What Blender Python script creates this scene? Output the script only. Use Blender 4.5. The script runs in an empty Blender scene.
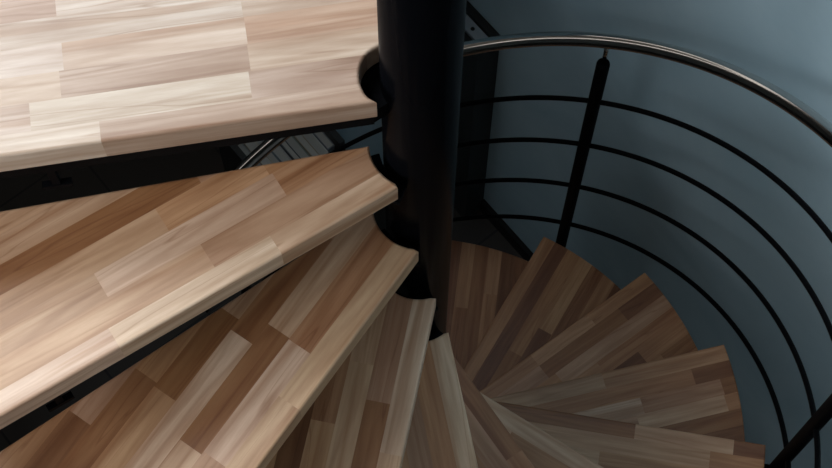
import bpy, bmesh, math, random
from mathutils import Vector, Matrix
random.seed(7)
C = bpy.context.scene.collection
sc = bpy.context.scene

# ------------------------------------------------------------------ measures (metres)
R_OUT = 0.75            # outer radius of the treads
R_NOTCH = 0.0745        # radius of the cut-out around the pole
R_POLE = 0.05173
RISE = 0.22091
STEP = 0.40172          # turn from one tread to the next (23 degrees)
TH0 = -2.39115
DELTA = -0.52903
RR = 0.7831             # radius of the railing
ZR = 0.73891
ROD_DROP = (0.27608, 0.50181, 0.74445, 0.99035)
B1, B2 = 1.04135, -0.15382
FLOOR_Z = -3.09
THICK = 0.045

# ------------------------------------------------------------------ helpers
def tag(o, label=None, cat=None, group=None, kind=None):
    if label: o['label'] = label
    if cat: o['category'] = cat
    if group: o['group'] = group
    if kind: o['kind'] = kind
    return o

def empty(name, loc=(0, 0, 0), rz=0):
    o = bpy.data.objects.new(name, None)
    C.objects.link(o); o.location = loc; o.rotation_euler = (0, 0, rz)
    o.empty_display_size = 0.05
    return o

def link(name, bm, m, parent=None, smooth=False):
    me = bpy.data.meshes.new(name)
    bm.normal_update()
    if smooth:
        for f in bm.faces: f.smooth = True
    bm.to_mesh(me); bm.free()
    me.materials.append(m)
    o = bpy.data.objects.new(name, me); C.objects.link(o)
    if parent: o.parent = parent
    return o

def add_box(bm, lo, hi, mat=None, bevel=0):
    r = bmesh.ops.create_cube(bm, size=1)
    vs = r['verts']
    for v in vs:
        v.co = Vector([lo[i] + (v.co[i] + .5) * (hi[i] - lo[i]) for i in range(3)])
    if bevel:
        es = {e for v in vs for e in v.link_edges}
        g = bmesh.ops.bevel(bm, geom=list(es), offset=bevel, segments=2, affect='EDGES', profile=.5)
        vs = list({v for v in g['verts']} | {v for v in vs if v.is_valid})
    if mat is not None:
        for v in vs: v.co = mat @ v.co
    return vs

def add_tube(bm, path, r, seg=16, caps=True, up=Vector((0, 0, 1))):
    rings = []
    n = len(path)
    for i, p in enumerate(path):
        p = Vector(p)
        t = (Vector(path[min(i + 1, n - 1)]) - Vector(path[max(i - 1, 0)])).normalized()
        a = up if abs(t.dot(up)) < .95 else Vector((1, 0, 0))
        s = t.cross(a).normalized(); b = s.cross(t).normalized()
        rr = r[i] if isinstance(r, (list, tuple)) else r
        rings.append([bm.verts.new(p + (s * math.cos(2 * math.pi * j / seg) + b * math.sin(2 * math.pi * j / seg)) * rr) for j in range(seg)])
    for i in range(n - 1):
        for j in range(seg):
            f = bm.faces.new((rings[i][j], rings[i][(j + 1) % seg], rings[i + 1][(j + 1) % seg], rings[i + 1][j]))
            f.smooth = True
    if caps:
        bm.faces.new(rings[0]); bm.faces.new(list(reversed(rings[-1])))
    bmesh.ops.recalc_face_normals(bm, faces=bm.faces[:])

def add_lathe(bm, prof, seg=48, cx=0, cy=0):
    """prof: list of (radius, z) top to bottom; closed when radii end at 0"""
    rings = []
    for r, z in prof:
        if r <= 1e-6: rings.append([bm.verts.new((cx, cy, z))])
        else: rings.append([bm.verts.new((cx + r * math.cos(2 * math.pi * j / seg), cy + r * math.sin(2 * math.pi * j / seg), z)) for j in range(seg)])
    for a, b in zip(rings, rings[1:]):
        for j in range(seg):
            k = (j + 1) % seg
            if len(a) == 1: bm.faces.new((a[0], b[j], b[k]))
            elif len(b) == 1: bm.faces.new((a[j], b[0], a[k]))
            else: bm.faces.new((a[j], b[j], b[k], a[k]))
    bmesh.ops.recalc_face_normals(bm, faces=bm.faces[:])

# ------------------------------------------------------------------ materials
def new_mat(name):
    m = bpy.data.materials.new(name); m.use_nodes = True
    nt = m.node_tree; b = nt.nodes['Principled BSDF']
    return m, nt, b

def simple(name, col, rough=.5, metal=0, spec=.5, bump=0, bscale=200, var=0, vscale=8, coat=0, ior=1.5):
    m, nt, b = new_mat(name)
    b.inputs['IOR'].default_value = ior
    b.inputs['Base Color'].default_value = (*col, 1)
    b.inputs['Roughness'].default_value = rough
    b.inputs['Metallic'].default_value = metal
    b.inputs['Specular IOR Level'].default_value = spec
    b.inputs['Coat Weight'].default_value = coat
    tc = nt.nodes.new('ShaderNodeTexCoord')
    if var:
        n = nt.nodes.new('ShaderNodeTexNoise'); n.inputs['Scale'].default_value = vscale; n.inputs['Detail'].default_value = 5
        nt.links.new(tc.outputs['Object'], n.inputs['Vector'])
        mx = nt.nodes.new('ShaderNodeMixRGB'); mx.inputs[1].default_value = (*[c * (1 - var) for c in col], 1); mx.inputs[2].default_value = (*[min(1, c * (1 + var)) for c in col], 1)
        nt.links.new(n.outputs['Fac'], mx.inputs[0]); nt.links.new(mx.outputs[0], b.inputs['Base Color'])
    if bump:
        n = nt.nodes.new('ShaderNodeTexNoise'); n.inputs['Scale'].default_value = bscale
        nt.links.new(tc.outputs['Object'], n.inputs['Vector'])
        bp = nt.nodes.new('ShaderNodeBump'); bp.inputs['Strength'].default_value = bump; bp.inputs['Distance'].default_value = .002
        nt.links.new(n.outputs['Fac'], bp.inputs['Height']); nt.links.new(bp.outputs[0], b.inputs['Normal'])
    return m

def wood_mat():
    m, nt, b = new_mat('glued_beech')
    N = nt.nodes; L = nt.links
    def node(t, **k):
        n = N.new(t)
        for a, v in k.items(): setattr(n, a, v)
        return n
    tc = node('ShaderNodeTexCoord')
    at = node('ShaderNodeAttribute'); at.attribute_name = 'stave'
    sd = node('ShaderNodeAttribute'); sd.attribute_name = 'seed'
    # each stave has its own cut of the log: shift the pattern by its seed
    off = node('ShaderNodeVectorMath', operation='SCALE'); off.inputs['Scale'].default_value = 37.0
    L.new(sd.outputs['Color'], off.inputs[0])
    add = node('ShaderNodeVectorMath', operation='ADD'); L.new(tc.outputs['Object'], add.inputs[0]); L.new(off.outputs[0], add.inputs[1])
    def mapped(s):
        mp = node('ShaderNodeVectorMath', operation='MULTIPLY'); mp.inputs[1].default_value = s
        L.new(add.outputs[0], mp.inputs[0]); return mp.outputs[0]
    # growth rings, long and wandering
    wv = node('ShaderNodeTexNoise'); wv.inputs['Scale'].default_value = 1; wv.inputs['Detail'].default_value = 2; wv.inputs['Distortion'].default_value = .6
    L.new(mapped((2.0, 30, 30)), wv.inputs['Vector'])
    mul = node('ShaderNodeMath', operation='MULTIPLY'); mul.inputs[1].default_value = 34
    L.new(wv.outputs['Fac'], mul.inputs[0])
    sn = node('ShaderNodeMath', operation='SINE'); L.new(mul.outputs[0], sn.inputs[0])
    ring = node('ShaderNodeMapRange'); ring.inputs['From Min'].default_value = -1; ring.inputs['From Max'].default_value = 1
    ring.inputs['To Min'].default_value = .86; ring.inputs['To Max'].default_value = 1.05
    L.new(sn.outputs[0], ring.inputs['Value'])
    # broad tint inside a stave
    br = node('ShaderNodeTexNoise'); br.inputs['Scale'].default_value = 1; br.inputs['Detail'].default_value = 3
    L.new(mapped((5, 42, 42)), br.inputs['Vector'])
    brm = node('ShaderNodeMapRange'); brm.inputs['From Min'].default_value = .3; brm.inputs['From Max'].default_value = .7
    brm.inputs['To Min'].default_value = .72; brm.inputs['To Max'].default_value = 1.14
    L.new(br.outputs['Fac'], brm.inputs['Value'])
    # fine pores
    fi = node('ShaderNodeTexNoise'); fi.inputs['Scale'].default_value = 1; fi.inputs['Detail'].default_value = 4
    L.new(mapped((60, 900, 900)), fi.inputs['Vector'])
    fim = node('ShaderNodeMapRange'); fim.inputs['To Min'].default_value = .88; fim.inputs['To Max'].default_value = 1.10
    L.new(fi.outputs['Fac'], fim.inputs['Value'])
    # sparse dark heart lines
    hl = node('ShaderNodeTexNoise'); hl.inputs['Scale'].default_value = 1; hl.inputs['Detail'].default_value = 2; hl.inputs['Distortion'].default_value = .4
    L.new(mapped((1.2, 22, 22)), hl.inputs['Vector'])
    sb = node('ShaderNodeMath', operation='SUBTRACT'); sb.inputs[1].default_value = .56; L.new(hl.outputs['Fac'], sb.inputs[0])
    ab = node('ShaderNodeMath', operation='ABSOLUTE'); L.new(sb.outputs[0], ab.inputs[0])
    hm = node('ShaderNodeMapRange'); hm.inputs['From Min'].default_value = 0; hm.inputs['From Max'].default_value = .009
    hm.inputs['To Min'].default_value = .74; hm.inputs['To Max'].default_value = 1; L.new(ab.outputs[0], hm.inputs['Value'])
    m1 = node('ShaderNodeMath', operation='MULTIPLY'); L.new(ring.outputs[0], m1.inputs[0]); L.new(brm.outputs[0], m1.inputs[1])
    m2 = node('ShaderNodeMath', operation='MULTIPLY'); L.new(m1.outputs[0], m2.inputs[0]); L.new(fim.outputs[0], m2.inputs[1])
    m3 = node('ShaderNodeMath', operation='MULTIPLY'); L.new(m2.outputs[0], m3.inputs[0]); L.new(hm.outputs[0], m3.inputs[1])
    # gamma-like: darker grain is also redder
    pw = node('ShaderNodeCombineColor')
    for i, e in enumerate((.8, 1.1, 1.35)):
        q = node('ShaderNodeMath', operation='POWER'); q.inputs[1].default_value = e
        L.new(m3.outputs[0], q.inputs[0]); L.new(q.outputs[0], pw.inputs[i])
    mx = node('ShaderNodeMixRGB', blend_type='MULTIPLY'); mx.inputs[0].default_value = 1
    L.new(at.outputs['Color'], mx.inputs[1]); L.new(pw.outputs[0], mx.inputs[2])
    # brown heartwood streaks running along some staves
    hs = node('ShaderNodeTexNoise'); hs.inputs['Scale'].default_value = 1; hs.inputs['Detail'].default_value = 4; hs.inputs['Distortion'].default_value = .3
    L.new(mapped((1.6, 48, 48)), hs.inputs['Vector'])
    hr = node('ShaderNodeMapRange'); hr.inputs['From Min'].default_value = .54; hr.inputs['From Max'].default_value = .66
    hr.inputs['To Min'].default_value = 0; hr.inputs['To Max'].default_value = .5; L.new(hs.outputs['Fac'], hr.inputs['Value'])
    hx = node('ShaderNodeMixRGB', blend_type='MULTIPLY'); hx.inputs[2].default_value = (.68, .50, .36, 1)
    L.new(hr.outputs[0], hx.inputs[0]); L.new(mx.outputs[0], hx.inputs[1])
    L.new(hx.outputs[0], b.inputs['Base Color'])
    rr = node('ShaderNodeMapRange'); rr.inputs['To Min'].default_value = .36; rr.inputs['To Max'].default_value = .5
    L.new(br.outputs['Fac'], rr.inputs['Value']); L.new(rr.outputs[0], b.inputs['Roughness'])
    bp = node('ShaderNodeBump'); bp.inputs['Strength'].default_value = .12; bp.inputs['Distance'].default_value = .0006
    L.new(fi.outputs['Fac'], bp.inputs['Height']); L.new(bp.outputs[0], b.inputs['Normal'])
    b.inputs['Specular IOR Level'].default_value = .5
    return m

WOOD = wood_mat()
BLACK = simple('black_powder_coat', (.003, .0032, .004), .5, 0, .5, bump=.05, bscale=600, ior=1.08)
POLE = simple('black_gloss_paint', (.002, .0022, .003), .22, 0, .5, ior=1.07)
CHROME = simple('polished_stainless', (.58, .57, .55), .10, 1)
DARKM = simple('dark_steel_rod', (.003, .003, .0035), .4, 0, .5, ior=1.12)

def plaster():
    m, nt, b = new_mat('smooth_grey_blue_plaster')
    N, L = nt.nodes, nt.links
    tc = N.new('ShaderNodeTexCoord')
    a = N.new('ShaderNodeTexNoise'); a.inputs['Scale'].default_value = 2.2; a.inputs['Detail'].default_value = 6; a.inputs['Roughness'].default_value = .6; a.inputs['Distortion'].default_value = .8
    L.new(tc.outputs['Object'], a.inputs['Vector'])
    cr = N.new('ShaderNodeValToRGB'); cr.color_ramp.elements[0].position = .3; cr.color_ramp.elements[1].position = .7
    cr.color_ramp.elements[0].color = (.38, .55, .64, 1); cr.color_ramp.elements[1].color = (.49, .65, .73, 1)
    L.new(a.outputs['Fac'], cr.inputs[0]); L.new(cr.outputs[0], b.inputs['Base Color'])
    b.inputs['Roughness'].default_value = .75
    n = N.new('ShaderNodeTexNoise'); n.inputs['Scale'].default_value = 140; L.new(tc.outputs['Object'], n.inputs['Vector'])
    bp = N.new('ShaderNodeBump'); bp.inputs['Strength'].default_value = .1; bp.inputs['Distance'].default_value = .002
    L.new(n.outputs['Fac'], bp.inputs['Height']); L.new(bp.outputs[0], b.inputs['Normal'])
    return m
PLASTER = plaster()

WA = math.radians(39.3)                       # direction the diagonal wall faces away from
WN = Vector((math.cos(WA), math.sin(WA), 0))  # outward normal seen from the pole
WT = Vector((WN.y, -WN.x, 0))                 # along the wall, to the right
WD = 0.885
def tiles():
    m, nt, b = new_mat('dark_brown_floor_tiles')
    N, L = nt.nodes, nt.links
    tc = N.new('ShaderNodeTexCoord')
    mp = N.new('ShaderNodeMapping'); mp.inputs['Rotation'].default_value = (0, 0, -(WA)); L.new(tc.outputs['Object'], mp.inputs['Vector'])
    mp.inputs['Location'].default_value = (0.05, .1, 0)
    br = N.new('ShaderNodeTexBrick'); br.offset = 0; br.inputs['Scale'].default_value = 1
    br.inputs['Brick Width'].default_value = .37; br.inputs['Row Height'].default_value = .37; br.inputs['Mortar Size'].default_value = .004
    br.inputs['Color1'].default_value = (.032, .024, .019, 1); br.inputs['Color2'].default_value = (.026, .020, .016, 1); br.inputs['Mortar'].default_value = (.005, .004, .004, 1)
    L.new(mp.outputs[0], br.inputs['Vector']); L.new(br.outputs['Color'], b.inputs['Base Color'])
    b.inputs['Roughness'].default_value = .45
    return m
TILES = tiles()
WHITE = simple('white_ceiling_paint', (.7, .71, .72), .8, var=.03)
UPFLOOR = simple('pale_floor_finish', (.35, .32, .30), .6, var=.08)

# ------------------------------------------------------------------ beech tones (the wood's own colours, save the landing's)
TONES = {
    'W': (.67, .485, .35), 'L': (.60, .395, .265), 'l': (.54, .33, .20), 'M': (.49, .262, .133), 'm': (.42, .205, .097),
    'q': (.46, .30, .21), 'x': (.55, .435, .345), 'y': (.50, .37, .28), 'z': (.42, .29, .215),  # q, x, y, z: landing staves, with a greyish sheen put into the beech
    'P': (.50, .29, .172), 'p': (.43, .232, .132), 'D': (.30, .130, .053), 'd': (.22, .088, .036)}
def layout(spec, rng, v0, w=.039, nrow=12, pool='LlMMmPPpD'):
    """rows of staves from the front edge inwards: [(u_end, tone), ...] per row"""
    rows = []
    for i in range(nrow):
        if i in spec: r = spec[i]
        else:
            r = []; u = rng.uniform(.1, .3)
            while u < 1.6:
                r.append((u, rng.choice(pool))); u += rng.uniform(.14, .36)
            r.append((9, rng.choice(pool)))
        rows.append(r)
    bounds = [v0 + w * i for i in range(nrow)]
    return rows, bounds

def tread_outline(k_psi, span=25.8, inner=85):
    """outline in the tread's own frame: x runs outwards along the front edge, the tread lies towards -y"""
    def P(r, a): return Vector((r * math.cos(a), r * math.sin(a)))
    rot = -k_psi
    aI = TH0 + rot; aO = TH0 + DELTA + rot
    aBI = aI - math.radians(inner); aBO = aO - math.radians(span)
    pts = [P(R_NOTCH, aI), P(R_OUT, aO)]
    n = 20
    pts += [P(R_OUT, aO + (aBO - aO) * i / n) for i in range(1, n + 1)]
    m = 14
    pts += [P(R_NOTCH - .004, aBI + (aI - aBI) * i / m) for i in range(0, m)]
    return pts
I0 = Vector((R_NOTCH * math.cos(TH0), R_NOTCH * math.sin(TH0)))
O0 = Vector((R_OUT * math.cos(TH0 + DELTA), R_OUT * math.sin(TH0 + DELTA)))
PSI = math.atan2((O0 - I0).y, (O0 - I0).x)      # direction of the front edge at the landing

def board_mesh(outline, yfront, rows, bounds, rng, parent, name='board', thick=THICK):
    bm = bmesh.new()
    vs = [bm.verts.new((p.x, p.y, 0)) for p in outline]
    f = bm.faces.new(vs)
    bm.normal_update()
    if f.normal.z < 0: bmesh.ops.reverse_faces(bm, faces=[f])
    g = bmesh.ops.extrude_face_region(bm, geom=[f])
    for v in [e for e in g['geom'] if isinstance(e, bmesh.types.BMVert)]: v.co.z -= thick
    bmesh.ops.recalc_face_normals(bm, faces=bm.faces[:])
    es = [e for e in bm.edges if abs(e.verts[0].co.z - e.verts[1].co.z) < 1e-5]
    bmesh.ops.bevel(bm, geom=es, offset=.0042, segments=4, affect='EDGES', profile=.5)
    # saw the board into its glued staves
    for b in bounds:
        bmesh.ops.bisect_plane(bm, geom=bm.verts[:] + bm.edges[:] + bm.faces[:], plane_co=(0, yfront - b, 0), plane_no=(0, 1, 0))
    lim = [-9] + list(bounds)
    for i, r in enumerate(rows):
        hi = yfront - lim[i] if i else 9
        lo = yfront - (lim[i + 1] if i + 1 < len(lim) else 9)
        for u, _ in r:
            if u > 2: continue
            fs = [f for f in bm.faces if lo < f.calc_center_median().y < hi]
            ge = set(fs)
            for f in fs: ge.update(f.edges); ge.update(f.verts)
            bmesh.ops.bisect_plane(bm, geom=list(ge), plane_co=(u, 0, 0), plane_no=(1, 0, 0))
    cl = bm.loops.layers.float_color.new('stave'); sl = bm.loops.layers.float_color.new('seed')
    cache = {}
    for f in bm.faces:
        c = f.calc_center_median(); v = yfront - c.y
        i = 0
        while i < len(bounds) and v > bounds[i]: i += 1
        i = min(i, len(rows) - 1)
        j = 0
        while c.x > rows[i][j][0]: j += 1
        if (i, j) not in cache:
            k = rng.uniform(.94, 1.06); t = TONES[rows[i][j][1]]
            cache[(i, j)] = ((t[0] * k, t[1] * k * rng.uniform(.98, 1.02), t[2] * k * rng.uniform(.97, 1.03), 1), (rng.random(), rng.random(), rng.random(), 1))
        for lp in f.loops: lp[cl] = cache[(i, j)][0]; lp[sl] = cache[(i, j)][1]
    return link(name, bm, WOOD, parent)

# stave patterns read off the photograph, row by row from the front edge
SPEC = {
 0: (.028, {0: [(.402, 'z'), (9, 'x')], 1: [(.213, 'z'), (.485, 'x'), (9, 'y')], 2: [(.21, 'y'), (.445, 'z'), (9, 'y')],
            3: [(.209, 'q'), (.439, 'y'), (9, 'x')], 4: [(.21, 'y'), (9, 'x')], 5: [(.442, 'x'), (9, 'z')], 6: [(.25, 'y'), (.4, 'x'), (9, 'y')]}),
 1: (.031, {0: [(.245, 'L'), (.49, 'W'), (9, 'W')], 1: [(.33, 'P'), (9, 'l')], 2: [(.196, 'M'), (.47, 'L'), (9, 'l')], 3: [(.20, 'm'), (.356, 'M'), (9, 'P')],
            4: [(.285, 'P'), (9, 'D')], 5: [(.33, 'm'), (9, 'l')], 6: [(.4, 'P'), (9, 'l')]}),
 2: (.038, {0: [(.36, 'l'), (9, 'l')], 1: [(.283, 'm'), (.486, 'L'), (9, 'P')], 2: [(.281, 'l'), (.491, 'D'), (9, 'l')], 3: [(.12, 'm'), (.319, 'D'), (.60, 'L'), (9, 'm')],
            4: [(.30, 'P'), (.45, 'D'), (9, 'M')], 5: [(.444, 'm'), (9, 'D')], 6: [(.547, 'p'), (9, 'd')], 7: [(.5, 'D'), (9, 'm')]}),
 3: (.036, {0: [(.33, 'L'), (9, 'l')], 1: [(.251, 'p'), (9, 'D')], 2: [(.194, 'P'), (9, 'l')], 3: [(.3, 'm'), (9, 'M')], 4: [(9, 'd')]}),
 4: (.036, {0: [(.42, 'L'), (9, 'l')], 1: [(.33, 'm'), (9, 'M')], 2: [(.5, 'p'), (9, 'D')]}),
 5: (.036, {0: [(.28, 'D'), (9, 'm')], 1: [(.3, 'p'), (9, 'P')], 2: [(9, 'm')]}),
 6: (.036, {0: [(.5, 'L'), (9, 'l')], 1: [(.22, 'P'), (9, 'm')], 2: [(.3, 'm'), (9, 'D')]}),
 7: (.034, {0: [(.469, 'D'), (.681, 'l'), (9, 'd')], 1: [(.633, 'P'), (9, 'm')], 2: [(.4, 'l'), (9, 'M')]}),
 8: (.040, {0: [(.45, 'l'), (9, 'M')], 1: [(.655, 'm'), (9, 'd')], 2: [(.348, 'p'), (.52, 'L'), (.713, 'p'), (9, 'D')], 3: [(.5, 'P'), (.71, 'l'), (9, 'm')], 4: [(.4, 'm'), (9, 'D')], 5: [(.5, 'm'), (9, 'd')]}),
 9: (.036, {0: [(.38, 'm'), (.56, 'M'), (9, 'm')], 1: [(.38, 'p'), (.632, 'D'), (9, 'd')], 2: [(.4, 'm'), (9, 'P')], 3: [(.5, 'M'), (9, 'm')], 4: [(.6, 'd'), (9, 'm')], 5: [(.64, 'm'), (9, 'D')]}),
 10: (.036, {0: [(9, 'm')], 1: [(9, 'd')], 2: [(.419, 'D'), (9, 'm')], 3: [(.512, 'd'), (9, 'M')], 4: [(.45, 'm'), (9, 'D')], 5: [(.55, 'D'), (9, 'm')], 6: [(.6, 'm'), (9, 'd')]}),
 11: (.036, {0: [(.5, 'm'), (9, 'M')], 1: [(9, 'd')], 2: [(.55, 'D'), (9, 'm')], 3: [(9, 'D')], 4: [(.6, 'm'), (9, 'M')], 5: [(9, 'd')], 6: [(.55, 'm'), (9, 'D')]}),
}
LABELS = {
 1: 'large beech stair tread directly below the pale landing, with a cream front edge',
 2: 'second beech stair tread below the landing, reaching the bottom left of the photo',
 3: 'third beech stair tread below the landing, its long edge dropping steeply to bottom centre',
 4: 'narrow light beech stair tread under the visible foot of the black pole',
 5: 'sliver of beech stair tread with a reddish edge, right of the narrow light tread',
 6: 'sliver of beech stair tread with a whitish diagonal edge at bottom centre right',
 7: 'beech stair tread at bottom right whose outer corner nears the thick slanting baluster',
 8: 'beech stair tread on the right with a short pale stave in its middle',
 9: 'brown beech stair tread between the right hand one and the one by the baluster foot',
 10: 'dim beech stair tread with a lighter front strip at the foot of the upright baluster',
 11: 'darkest beech stair tread in view, just right of the black pole',
 12: 'lowest beech stair tread, behind the pole near the tiled floor',
}

def plate_bracket(parent, u, yf, v, drop=0):
    """small black steel foot seen under the front edge of a board"""
    bm = bmesh.new()
    add_box(bm, (u - .005, yf - v - .005, -.086 - drop), (u + .005, yf - v + .003, -THICK - .004))
    add_box(bm, (u - .019, yf - v - .005, -.094 - drop), (u + .019, yf - v + .004, -.086 - drop))
    add_box(bm, (u - .022, yf - v - .06, -THICK - .006), (u + .022, yf - v - .012, -THICK + .0005))
    add_box(bm, (u - .005, yf - v - .014, -THICK - .006), (u + .005, yf - v + .003, -THICK - .0005))
    return link('support_bracket', bm, BLACK, parent)

def flange(parent, a0, a1, r, z0, z1):
    """part-round steel plate that closes the cut-out under a board"""
    bm = bmesh.new(); n = 24
    q = [Vector((R_POLE * math.cos(a0 + (a1 - a0) * i / n), R_POLE * math.sin(a0 + (a1 - a0) * i / n))) for i in range(n + 1)]
    o = [Vector((r * math.cos(a0 + (a1 - a0) * i / n), r * math.sin(a0 + (a1 - a0) * i / n))) for i in range(n + 1)]
    L = [[bm.verts.new((p.x, p.y, z)) for p in ring] for ring in (q, o) for z in (z0, z1)]
    for i in range(n):
        bm.faces.new((L[0][i], L[0][i+1], L[2][i+1], L[2][i])); bm.faces.new((L[1][i], L[1][i+1], L[3][i+1], L[3][i]))
        bm.faces.new((L[2][i], L[2][i+1], L[3][i+1], L[3][i])); bm.faces.new((L[0][i], L[0][i+1], L[1][i+1], L[1][i]))
    for i in (0, n): bm.faces.new((L[0][i], L[1][i], L[3][i], L[2][i]))
    bmesh.ops.recalc_face_normals(bm, faces=bm.faces[:])
    return link('flange', bm, BLACK, parent)

YF = (Matrix.Rotation(-PSI, 2) @ I0).y     # front edge offset in the tread's own frame
def make_tread(k):
    rng = random.Random(100 + k)
    t = empty('stair_tread', (0, 0, -k * RISE), PSI + k * STEP)
    v0, spec = SPEC.get(k, (.036, {}))
    rows, bounds = layout(spec, rng, v0)
    board_mesh(tread_outline(PSI, *((25.0, 61.5) if k == 1 else (25.8, 85))), YF, rows, bounds, rng, t)
    # steel arm carrying the tread, fixed to the sleeve round the pole
    bm = bmesh.new()
    a = Matrix.Rotation(math.radians(-15), 4, 'Z')
    add_box(bm, (R_POLE + .002, -.02, -THICK - .022), (.60, .02, -THICK + .0005), a)
    link('support_arm', bm, BLACK, t)
    plate_bracket(t, .593, YF, .009)
    ai = TH0 - PSI
    flange(t, ai - math.radians(42), ai + math.radians(2), R_NOTCH + .004, -THICK - .008, -THICK + .0005)
    tag(t, LABELS[k], 'stair tread', 'beech treads winding round the black pole')
    return t
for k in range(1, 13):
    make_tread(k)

# ------------------------------------------------------------------ landing
def make_landing():
    rng = random.Random(5)
    t = empty('stair_landing', (0, 0, 0), PSI)
    v0, spec = SPEC[0]
    rows, bounds = layout(spec, rng, v0, nrow=24, pool='xyzxy')
    ix = (Matrix.Rotation(-PSI, 2) @ I0).x
    aI = math.atan2(YF, ix)
    # round cut-out for the pole, then the straight side running back past it
    prof = [(-264, .0540), (-250, .0537), (-235, .0537), (-220, .0540), (-212, .0560), (-205, .0610), (-198, .0660), (-191, .0705), (-182, .0745),
            (-170, .0778), (-160, .0795), (-150, .0795), (-143, .0780)]
    arc = []
    for q in range(len(prof) - 1):
        for w_ in range(3):
            d_ = prof[q][0] + (prof[q + 1][0] - prof[q][0]) * w_ / 3; r_ = prof[q][1] + (prof[q + 1][1] - prof[q][1]) * w_ / 3
            a_ = math.radians(d_) - PSI; arc.append(Vector((r_ * math.cos(a_), r_ * math.sin(a_))))
    arc.append(Vector((ix, YF)))
    out = arc + [Vector((.92, YF)), Vector((.92, -.86)), Vector((.012, -.86))]   # far corners
    board_mesh(out, YF, rows, bounds, rng, t)
    bm = bmesh.new()
    add_box(bm, (ix + .004, YF - .05, -THICK - .018), (.915, YF - .0005, -THICK + .0005))
    add_box(bm, (.875, -.85, -THICK - .05), (.915, YF - .05, -THICK + .0005))
    add_box(bm, (.02, -.85, -THICK - .05), (.875, -.81, -THICK + .0005))
    link('steel_frame', bm, BLACK, t)
    plate_bracket(t, .478, YF, .006, .022)
    flange(t, aI - math.radians(95), aI - math.radians(7), .0775, -THICK - .03, -THICK + .0005)
    tag(t, 'pale wide beech landing board at top left, cut round the black pole', 'landing')
make_landing()

# ------------------------------------------------------------------ central pole
p = empty('central_pole', (0, 0, FLOOR_Z))
bm = bmesh.new()
add_lathe(bm, [(0, 5.6), (R_POLE, 5.6), (R_POLE, .012), (0, .012)], 128)
for f in bm.faces:
    f.smooth = abs(f.normal.z) < .5
link('pole_tube', bm, POLE, p)
bm = bmesh.new()
add_lathe(bm, [(0, .012), (.11, .012), (.115, .008), (.115, 0), (0, 0)], 64)
link('base_plate', bm, BLACK, p)
tag(p, 'glossy black steel pole the whole staircase winds around', 'pole')

# ------------------------------------------------------------------ railing
def helix(a, off): return Vector((RR * math.cos(a), RR * math.sin(a), ZR - off - RISE / STEP * (a - TH0)))
A0, A1 = -1.75, 2.42
rl = empty('stair_railing', (RR * math.cos(B1), RR * math.sin(B1), -2.33))
inv = Matrix.Translation(-rl.location)
def rlink(name, bm, m):
    bmesh.ops.transform(bm, matrix=inv, verts=bm.verts[:])
    return link(name, bm, m, rl)
bm = bmesh.new()
add_tube(bm, [helix(A0 + (A1 - A0) * i / 150, 0) for i in range(151)], .0160, 28)
o = rlink('handrail', bm, CHROME); tag(o, 'polished stainless steel handrail')
for d in ROD_DROP:
    bm = bmesh.new()
    add_tube(bm, [helix(A0 + (A1 - A0) * i / 130, d) for i in range(131)], .0060, 12)
    rlink('rod', bm, DARKM)
for b, kt in ((B1, 10), (B2, 7), (B1 + 3 * STEP, 13), (B2 - 3 * STEP, 4)):
    x, y, zt = helix(b, 0)
    zb = max(-kt * RISE - .10, FLOOR_Z)
    bm = bmesh.new()
    top = zt - .094
    prof = [(0, top), (.0110, top), (.0140, top - .003), (.0149, top - .008), (.0149, zb + .003), (.013, zb), (0, zb)]
    add_lathe(bm, prof, 24, x, y)
    for f in bm.faces: f.smooth = abs(f.normal.z) < .3
    bl = rlink('baluster', bm, BLACK)
    bm = bmesh.new()
    add_lathe(bm, [(0, zt - .006), (.0056, zt - .006), (.0056, top - .002), (0, top - .002)], 12, x, y)
    bmesh.ops.transform(bm, matrix=inv, verts=bm.verts[:])
    link('pin', bm, CHROME, bl, smooth=True)
    bm = bmesh.new()
    zz = -kt * RISE - THICK - .012
    if kt < 13:
        add_tube(bm, [(x, y, zz), (x * .90, y * .90, zz)], .008, 12)
        bmesh.ops.transform(bm, matrix=inv, verts=bm.verts[:])
        link('fixing_arm', bm, BLACK, bl)
tag(rl, 'curved stair railing with bright steel handrail, black balusters and four black rods', 'railing')

# ------------------------------------------------------------------ the shell
def struct(name, bm, m):
    o = link(name, bm, m); o['kind'] = 'structure'; return o
bm = bmesh.new(); add_box(bm, (-3.2, -3.2, FLOOR_Z - .12), (3.0, 3.2, FLOOR_Z)); struct('floor', bm, TILES)
def wall_box(a, b, z0, z1, th, away):
    """vertical slab with its room face from a to b, thickness going 'away'"""
    bm = bmesh.new()
    a = Vector(a); b = Vector(b); w = Vector(away).normalized() * th
    q = [a, b, b + w.xy, a + w.xy]
    lo = [bm.verts.new((p.x, p.y, z0)) for p in q]; hi = [bm.verts.new((p.x, p.y, z1)) for p in q]
    bm.faces.new(lo); bm.faces.new(hi)
    for i in range(4): bm.faces.new((lo[i], lo[(i + 1) % 4], hi[(i + 1) % 4], hi[i]))
    bmesh.ops.recalc_face_normals(bm, faces=bm.faces[:])
    return bm
def wp(s, d=0):            # point along the diagonal wall
    q = WN * (WD - d) + WT * s
    return (q.x, q.y)
S_L, S_R = -1.045, 3.0
CEIL = 2.65
struct('wall_right', wall_box(wp(S_L), wp(S_R), FLOOR_Z, CEIL, .12, WN), PLASTER)
BASEB = simple('dark_skirting', (.006, .0055, .005), .5, 0, .2)
struct('baseboard_right', wall_box(wp(-.733), wp(S_R), FLOOR_Z, FLOOR_Z + .07, .016, -WN), BASEB)
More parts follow.
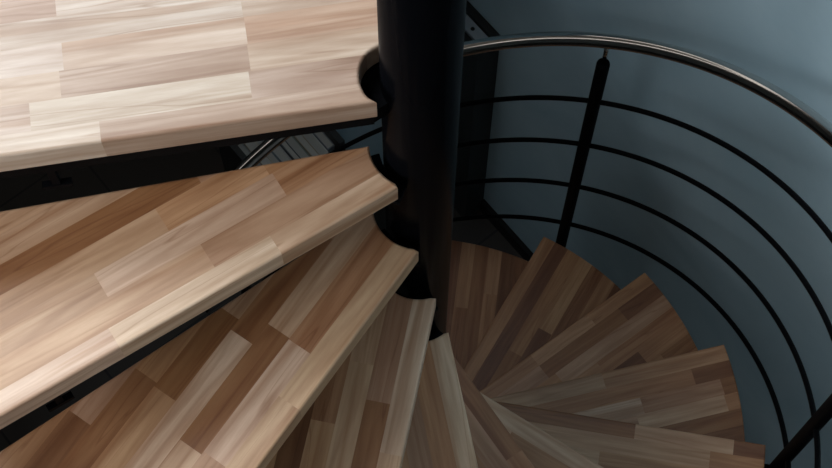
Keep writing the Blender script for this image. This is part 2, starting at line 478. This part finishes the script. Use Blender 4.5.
# short wall that ends the diagonal wall behind the pole
def ns(n, s_):
    q = WN * n + WT * s_
    return (q.x, q.y)
struct('wall_back', wall_box(ns(.465, -.945), ns(WD, -.945), FLOOR_Z, -1.0, .10, -WT), PLASTER)
ROOM = simple('warm_grey_paint', (.34, .32, .30), .8, var=.04)
def plain_wall(name, lo, hi): 
    bm = bmesh.new(); add_box(bm, lo, hi); return struct(name, bm, ROOM)
CEIL = 2.65
WX0, WX1, WZ2, WZ3 = -2.7, -.6, .8, 2.3
bm = bmesh.new()
add_box(bm, (-3.2, 3.2, FLOOR_Z), (WX0, 3.32, CEIL)); add_box(bm, (WX1, 3.2, FLOOR_Z), (3.0, 3.32, CEIL))
add_box(bm, (WX0, 3.2, FLOOR_Z), (WX1, 3.32, WZ2)); add_box(bm, (WX0, 3.2, WZ3), (WX1, 3.32, CEIL))
struct('wall_far', bm, ROOM)
plain_wall('wall_front', (-3.2, -3.32, FLOOR_Z), (3.0, -3.2, CEIL))
# left wall with an added, unseen window as fill for nosings and right wall
WY0, WY1, WZ0, WZ1 = -2.9, -.7, .75, 2.45
bm = bmesh.new()
add_box(bm, (-3.32, -3.2, FLOOR_Z), (-3.2, WY0, CEIL)); add_box(bm, (-3.32, WY1, FLOOR_Z), (-3.2, 3.2, CEIL))
add_box(bm, (-3.32, WY0, FLOOR_Z), (-3.2, WY1, WZ0)); add_box(bm, (-3.32, WY0, WZ1), (-3.2, WY1, CEIL))
struct('wall_left', bm, ROOM)
WHITE = simple('white_ceiling_paint', (.42, .42, .42), .8, var=.03)
bm = bmesh.new()
for y in (WY0, (WY0 + WY1) / 2 - .025, WY1 - .05): add_box(bm, (-3.235, y, WZ0), (-3.205, y + .05, WZ1))
for z in (WZ0, WZ1 - .05): add_box(bm, (-3.233, WY0 + .05, z), (-3.207, WY1 - .05, z + .05))
struct('added_window_1', bm, WHITE)
bm = bmesh.new()
for x in (WX0, (WX0 + WX1) / 2 - .025, WX1 - .05): add_box(bm, (x, 3.21, WZ2), (x + .05, 3.235, WZ3))
for z in (WZ2, WZ3 - .05): add_box(bm, (WX0 + .05, 3.212, z), (WX1 - .05, 3.233, z + .05))
struct('added_window_2', bm, WHITE)  # added and unseen, meant to put a highlight on the handrail
# added strips framed like windows on the uncut wall, for the handrail highlight
LZ0, LZ1 = -.42, -.16
for nm, lo, hi, ax in (('added_strip_3', (-3.199, -.2, LZ0), (-3.175, 3.1, LZ1), 1), ('added_strip_4', (-3.1, 3.175, LZ0), (-.3, 3.199, LZ1), 0)):
    bm = bmesh.new()
    a_, b_ = lo[ax], hi[ax]
    def cut(u0, u1, z0, z1):
        l, h = list(lo), list(hi); l[ax], h[ax], l[2], h[2] = u0, u1, z0, z1; add_box(bm, l, h)
    cut(a_, b_, LZ0, LZ0 + .04); cut(a_, b_, LZ1 - .04, LZ1)
    for u_ in (a_, (a_ + b_) / 2 - .02, b_ - .04): cut(u_, u_ + .04, LZ0 + .04, LZ1 - .04)
    struct(nm, bm, WHITE)
# ceiling with an unseen skylight, its opening placed for the landing's sheen
SKY = (-2.45, .5, -.95, 1.9)
def ring_slab(name, outer, inner, z0, z1, m):
    x0, y0, x1, y1 = outer; a0, b0, a1, b1 = inner
    bm = bmesh.new()
    add_box(bm, (x0, y0, z0), (x1, b0, z1)); add_box(bm, (x0, b1, z0), (x1, y1, z1))
    add_box(bm, (x0, b0, z0), (a0, b1, z1)); add_box(bm, (a1, b0, z0), (x1, b1, z1))
    return struct(name, bm, m)
ring_slab('ceiling', (-3.2, -3.2, 3.0, 3.2), (SKY[0], SKY[1], SKY[2], SKY[3]), CEIL, CEIL + .12, WHITE)
# upper storey floor round the stair opening (unseen, edges set to shade the lower treads)
bm = bmesh.new()
add_box(bm, (-3.19, .90, -.12), (.05, 3.19, -.002)); add_box(bm, (-3.19, -3.19, -.12), (-1.10, .90, -.002))
struct('floor_upper', bm, UPFLOOR)

# ------------------------------------------------------------------ things behind the stair
M_NS = Matrix(((WN.x, WT.x, 0, 0), (WN.y, WT.y, 0, 0), (0, 0, 1, 0), (0, 0, 0, 1)))   # (n, s, z) -> world
def nsbox(bm, lo, hi, bevel=0): add_box(bm, lo, hi, M_NS, bevel)
GREYM = simple('brushed_grey_steel', (.40, .44, .47), .5, .3, bump=.1, bscale=300)
cb = empty('narrow_cabinet', (*ns(.84, -.84), FLOOR_Z))
def clink(root, name, bm, m, parent=None):
    t = Matrix.Translation(-root.location); bmesh.ops.transform(bm, matrix=t, verts=bm.verts[:])
    bmesh.ops.recalc_face_normals(bm, faces=bm.faces[:])
    return link(name, bm, m, parent or root)
ZT = -1.93
bm = bmesh.new(); nsbox(bm, (.806, -.944, FLOOR_Z + .001), (.884, -.735, ZT - .03)); DARKC = simple('black_lacquer', (.020, .021, .021), .5, 0, .3); clink(cb, 'cabinet_body', bm, DARKC)
bm = bmesh.new()
nsbox(bm, (.862, -.944, ZT - .03), (.884, -.735, ZT)); nsbox(bm, (.796, -.944, ZT - .03), (.822, -.735, ZT - .012)); clink(cb, 'top_rim', bm, DARKC)
bm = bmesh.new(); nsbox(bm, (.826, -.944, ZT - .03), (.858, -.741, ZT - .008)); st = clink(cb, 'metal_strip', bm, GREYM); st['label'] = 'grey metal strip'
for s_ in (-.80, -.90):
    q = ns(.842, s_); bm = bmesh.new(); add_lathe(bm, [(0, ZT - .004), (.004, ZT - .004), (.006, ZT - .008), (0, ZT - .008)], 16, *q); clink(cb, 'screw', bm, DARKC, st)
tag(cb, 'narrow black cabinet with a grey metal strip on top, against the wall behind the pole', 'cabinet')

bs = empty('bookshelf', (*ns(.34, -1.0), FLOOR_Z))
N0, N1, S0, S1 = .20, .462, -1.16, -.89
for n_ in (N0, N1 - .018):
    bm = bmesh.new(); nsbox(bm, (n_, S0, FLOOR_Z), (n_ + .018, S1, -2.27)); clink(bs, 'side_panel', bm, DARKC)
for z in (FLOOR_Z + .05, -2.80, -2.56):
    bm = bmesh.new(); nsbox(bm, (N0 + .018, S0, z - .018), (N1 - .018, S1, z)); clink(bs, 'shelf', bm, DARKC)
bm = bmesh.new(); nsbox(bm, (N0 + .018, S0, FLOOR_Z), (N1 - .018, S0 + .01, -2.27)); clink(bs, 'back_panel', bm, DARKC)
tag(bs, 'low black bookshelf holding pale books, seen under the landing', 'bookshelf')
PAPER = simple('book_paper', (.36, .35, .32), .8)
covers = [('pale grey', (.30, .33, .34)), ('cream', (.42, .38, .30)), ('dull blue', (.12, .17, .21)), ('light grey', (.36, .38, .38)), ('charcoal', (.06, .07, .08)),
          ('greenish grey', (.20, .25, .23)), ('beige', (.34, .29, .22)), ('white', (.5, .5, .48)), ('slate', (.14, .16, .18))]
places = ['leftmost on the low bookshelf', 'second from the left on the low bookshelf', 'third from the left on the low bookshelf', 'fourth from the left on the low bookshelf',
          'in the middle of the row on the low bookshelf', 'fourth from the right on the low bookshelf', 'third from the right on the low bookshelf',
          'second from the right on the low bookshelf', 'rightmost on the low bookshelf']
rb = random.Random(3); n_ = N0 + .021
for i, (cn, cc) in enumerate(covers):
    w = (.022, .028, .020, .026, .018, .027, .021, .026, .024)[i]; hgt = rb.uniform(.235, .262); dep = rb.uniform(.17, .20)
    bk = empty('book', (*ns(n_ + w / 2, S1 - .02), -2.56)); s1 = S1 - .012 - rb.uniform(0, .015)
    cm = simple('cover_' + cn.replace(' ', '_'), tuple(c * .95 for c in cc), .55, var=.05)
    z0 = -2.5598
    bm = bmesh.new()
    nsbox(bm, (n_, s1 - dep, z0), (n_ + .0022, s1, z0 + hgt)); nsbox(bm, (n_ + w - .0022, s1 - dep, z0), (n_ + w, s1, z0 + hgt)); nsbox(bm, (n_ + .0022, s1 - .003, z0), (n_ + w - .0022, s1, z0 + hgt))
    clink(bk, 'cover', bm, cm)
    bm = bmesh.new(); nsbox(bm, (n_ + .0022, s1 - dep + .004, z0 + .004), (n_ + w - .0022, s1 - .003, z0 + hgt - .004)); clink(bk, 'pages', bm, PAPER)
    tag(bk, cn + ' book standing ' + places[i], 'book', 'books on the low bookshelf')
    n_ += w + .0012

# ------------------------------------------------------------------ light
def area(name, loc, rot, sx, sy, power, col):
    l = bpy.data.lights.new(name, 'AREA'); l.shape = 'RECTANGLE'; l.size = sx; l.size_y = sy; l.energy = power; l.color = col
    o = bpy.data.objects.new(name, l); C.objects.link(o); o.location = loc; o.rotation_euler = rot
    return o
area('unseen_skylight', ((SKY[0] + SKY[2]) / 2, (SKY[1] + SKY[3]) / 2, CEIL + .06), (0, 0, 0), SKY[2] - SKY[0], SKY[3] - SKY[1], 98, (.88, .95, 1))  # unseen source, placed and sized for the sheen on the landing
area('added_window_light', (-3.24, (WY0 + WY1) / 2, (WZ0 + WZ1) / 2), (0, math.radians(-90), 0), WZ1 - WZ0, WY1 - WY0, 178, (.93, .97, 1))  # added fill from the left front for nosings and right wall
area('added_window_light', ((WX0 + WX1) / 2, 3.24, (WZ2 + WZ3) / 2), (math.radians(-90), 0, 0), WX1 - WX0, WZ3 - WZ2, 60, (.92, .97, 1))  # added back light aimed at the handrail
area('added_strip_light', (-3.19, 1.45, (LZ0 + LZ1) / 2), (0, math.radians(-90), 0), LZ1 - LZ0, 3.3, 3.0, (1, .93, .86))  # added strip that gives the handrail its bright line
area('added_strip_light', (-1.7, 3.19, (LZ0 + LZ1) / 2), (math.radians(-90), 0, 0), 2.8, LZ1 - LZ0, 2.6, (1, .93, .86))  # second added strip, mirrored in the handrail from the far wall
w = bpy.data.worlds.new('World'); sc.world = w; w.use_nodes = True
bg = w.node_tree.nodes['Background']; bg.inputs[0].default_value = (.45, .62, .75, 1); bg.inputs[1].default_value = .1

# ------------------------------------------------------------------ camera
cam = bpy.data.cameras.new('camera'); co = bpy.data.objects.new('camera', cam); C.objects.link(co); sc.camera = co
pt, yw, rl_ = 1.1845, .00145, .00515
f = Vector((math.sin(yw) * math.cos(pt), math.cos(yw) * math.cos(pt), -math.sin(pt)))
r = Vector((math.cos(yw), -math.sin(yw), 0)); u = r.cross(f)
c_, s_ = math.cos(rl_), math.sin(rl_)
r2 = r * c_ + u * s_; u2 = u * c_ - r * s_
co.matrix_world = Matrix(((r2.x, u2.x, -f.x, -.00639), (r2.y, u2.y, -f.y, -.93061), (r2.z, u2.z, -f.z, 1.73036), (0, 0, 0, 1)))
cam.sensor_width = 36; cam.lens = 1569.41 / 832 * 36; cam.clip_start = .02

sc.view_settings.view_transform = 'Standard'; sc.view_settings.look = 'None'
sc.view_settings.gamma = 1; sc.view_settings.use_curve_mapping = False
sc.view_settings.exposure = 0
